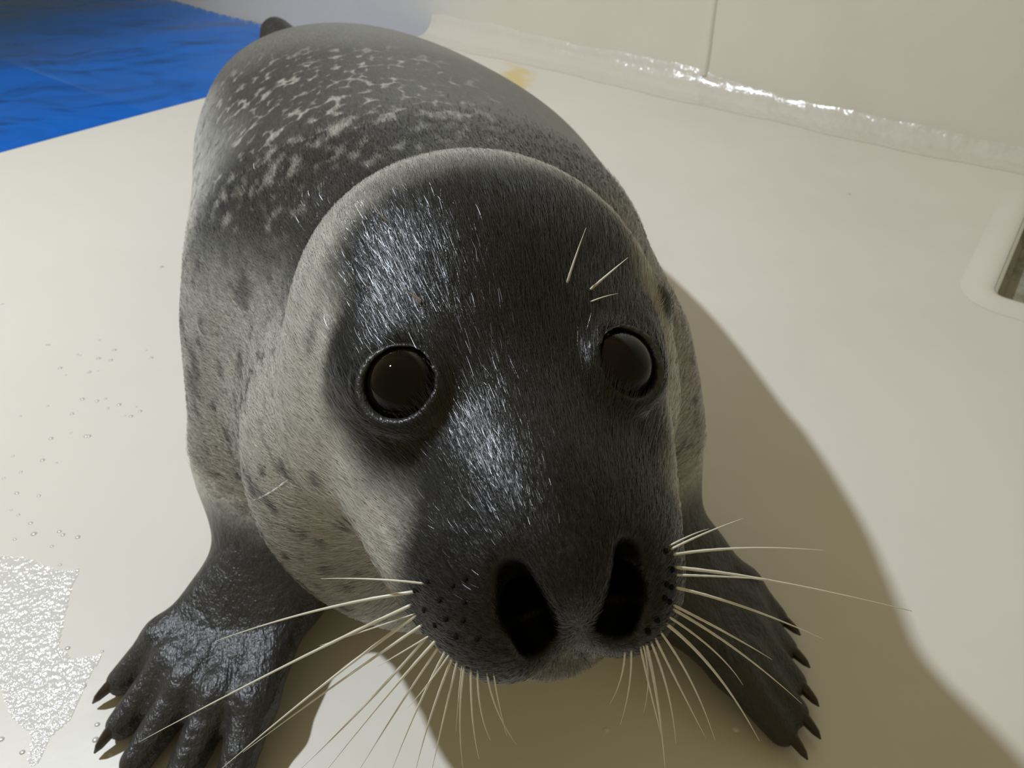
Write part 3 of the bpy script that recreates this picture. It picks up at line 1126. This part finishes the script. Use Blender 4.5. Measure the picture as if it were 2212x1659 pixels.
# ---- thin glossy strip added across the pale neck fur
t = NT('glossy_strip')
t.b.inputs['Base Color'].default_value = c4(0.62, 0.62, 0.64)
t.b.inputs['Roughness'].default_value = 0.15
t.b.inputs['Coat Weight'].default_value = 1.0
M_LINE = t.m
P, R = [], []
for i in range(16):
    u = i / 15
    px, py = 545 + 78 * u, 1082 - 46 * u + 5 * math.sin(u * 3.14)
    dl_ = march(px, py)
    if dl_ is None: continue
    P.append(at(px, py, dl_ - 0.0015)); R.append(0.0007 + 0.0002 * math.sin(i * 2.1))
tag(tube('neck_strip', P, R, M_LINE, seal), 'thin shiny strip on the pale neck')

# ---- claws
t = NT('claw_black')
co = t.coords()
t.set(t.b.inputs['Base Color'], t.mix(t.noise(co, 200.0, 2.0), c4(0.010, 0.008, 0.007), c4(0.05, 0.035, 0.022)))
t.b.inputs['Roughness'].default_value = 0.3
M_CLAW = t.m
for dg in (DL, DR):
    for (a, b) in dg:
        dv = b - a; dv[2] = 0; dv /= np.linalg.norm(dv)
        P, R = [], []
        for i in range(9):
            u = i / 8
            P.append(b + dv * (-0.010 + 0.031 * u) + np.array([0, 0, 0.0055 * (1 - u * u) + (0.0045 - b[2] + 0.0) * u * u * 0.9]))
            R.append(0.0050 * (1 - u) ** 0.45 + 0.0006)
        tube('claw', P, R, M_CLAW, seal, 8)

# ---- water on the deck
t = NT('splash_water')
co = t.coords()
t.t.nodes.remove(t.b)
nb = t.bump(t.noise(co, 330.0, 2.0, 0.5), 0.45, 0.003)
tr = t.n('ShaderNodeBsdfTransparent', Color=c4(0.97, 0.97, 0.97))
gl = t.n('ShaderNodeBsdfGlossy', Color=c4(1, 1, 1), Roughness=0.10, Normal=nb)
dfw = t.n('ShaderNodeBsdfDiffuse', Color=c4(0.92, 0.92, 0.92))
m0 = t.n('ShaderNodeMixShader', i0=0.42, i1=tr.outputs[0], i2=dfw.outputs[0])
m1 = t.n('ShaderNodeMixShader', i0=0.10, i1=m0.outputs[0], i2=gl.outputs[0])
t.set(t.out.inputs['Surface'], m1.outputs[0])
M_SPLASH = t.m

PUD = [(-60, 1190), (60, 1205), (130, 1232), (176, 1226), (160, 1260), (142, 1330), (130, 1395), (160, 1422), (226, 1412), (190, 1470), (172, 1520),
       (150, 1560), (112, 1592), (95, 1630), (72, 1665), (56, 1648), (66, 1590), (22, 1552), (0, 1490), (-60, 1440)]
pg = [onz(*p)[:2] for p in PUD]
lo, hi = np.min(pg, 0), np.max(pg, 0)
st_ = 0.0016
xs_, ys_ = np.arange(lo[0], hi[0], st_), np.arange(lo[1], hi[1], st_)
idp = {}
vv, fc = [], []
for i, x in enumerate(xs_):
    for j, y in enumerate(ys_):
        if inside((x, y), pg):
            idp[i, j] = len(vv)
            h = 0.0005 + 0.0003 * abs(math.sin(310 * x + 2 * math.sin(90 * y)) * math.sin(280 * y + 2 * math.sin(120 * x))) + 0.0001 * random.random()
            vv.append((x, y, h))
for (i, j) in list(idp):
    q = [idp.get(k) for k in ((i, j), (i + 1, j), (i + 1, j + 1), (i, j + 1))]
    if None not in q: fc.append(q)
pud = obj('puddle', vv, fc, M_SPLASH)
tag(pud, 'thin frothy water puddle on the cream floor beside the flipper', 'puddle')

t = NT('droplet_water')
t.t.nodes.remove(t.b)
tr = t.n('ShaderNodeBsdfTransparent', Color=c4(0.98, 0.98, 0.98))
gl = t.n('ShaderNodeBsdfGlossy', Color=c4(1, 1, 1), Roughness=0.28)
dd_ = t.n('ShaderNodeBsdfDiffuse', Color=c4(0.92, 0.92, 0.92))
m0 = t.n('ShaderNodeMixShader', i0=0.45, i1=tr.outputs[0], i2=dd_.outputs[0])
m1 = t.n('ShaderNodeMixShader', i0=0.10, i1=m0.outputs[0], i2=gl.outputs[0])
t.set(t.out.inputs['Surface'], m1.outputs[0])
M_DROP = t.m
vv, fc = [], []
for i in range(5):
    a = i / 4 * math.pi / 2 * 0.96
    for k in range(12):
        b = 2 * math.pi * k / 12
        vv.append((math.cos(a) * math.cos(b), math.cos(a) * math.sin(b), 0.38 * math.sin(a)))
for i in range(4):
    for k in range(12):
        fc.append((i * 12 + k, i * 12 + (k + 1) % 12, (i + 1) * 12 + (k + 1) % 12, (i + 1) * 12 + k))
fc.append(tuple(range(48, 60)))
fc.append(tuple(range(12))[::-1])
drop0 = obj('water_droplet', vv, fc, M_DROP)
tag(drop0, 'tiny clear water droplet lying on the cream floor beside the seal', 'droplet', 'water droplets on the floor')
DP = [(5, 657), (100, 745), (105, 745), (168, 766), (174, 768), (215, 735), (247, 756), (316, 757), (327, 773), (213, 774), (240, 778), (130, 795), (142, 810), (193, 804), (212, 801),
      (178, 862), (210, 866), (228, 861), (103, 877), (233, 882), (257, 874), (294, 879), (303, 888), (270, 898), (283, 899), (44, 899), (156, 894), (153, 935), (186, 942), (192, 942), (110, 947), (28, 985), (92, 994),
      (122, 1000), (45, 1020), (8, 1033), (36, 1065), (84, 1071), (24, 1102), (40, 1112), (66, 1130), (128, 1148), (136, 1155), (168, 1160), (73, 1153), (32, 1165), (112, 1180), (5, 1205), (55, 1213), (130, 1220), (168, 1234), (96, 1243),
      (146, 1400), (221, 1407), (183, 1482), (203, 1516), (210, 1565), (206, 1598), (232, 1482), (48, 1625), (240, 1630), (2, 1597), (1310, 1577), (1590, 1575)]
for i, p in enumerate(DP):
    o = drop0 if i == 0 else drop0.copy()
    if i: COL.objects.link(o)
    q = onz(*p)
    r_ = 0.0010 + 0.0013 * random.random()
    o.location = (q[0], q[1], 0.0); o.scale = (r_ * (1 + 0.3 * random.random()), r_, r_)
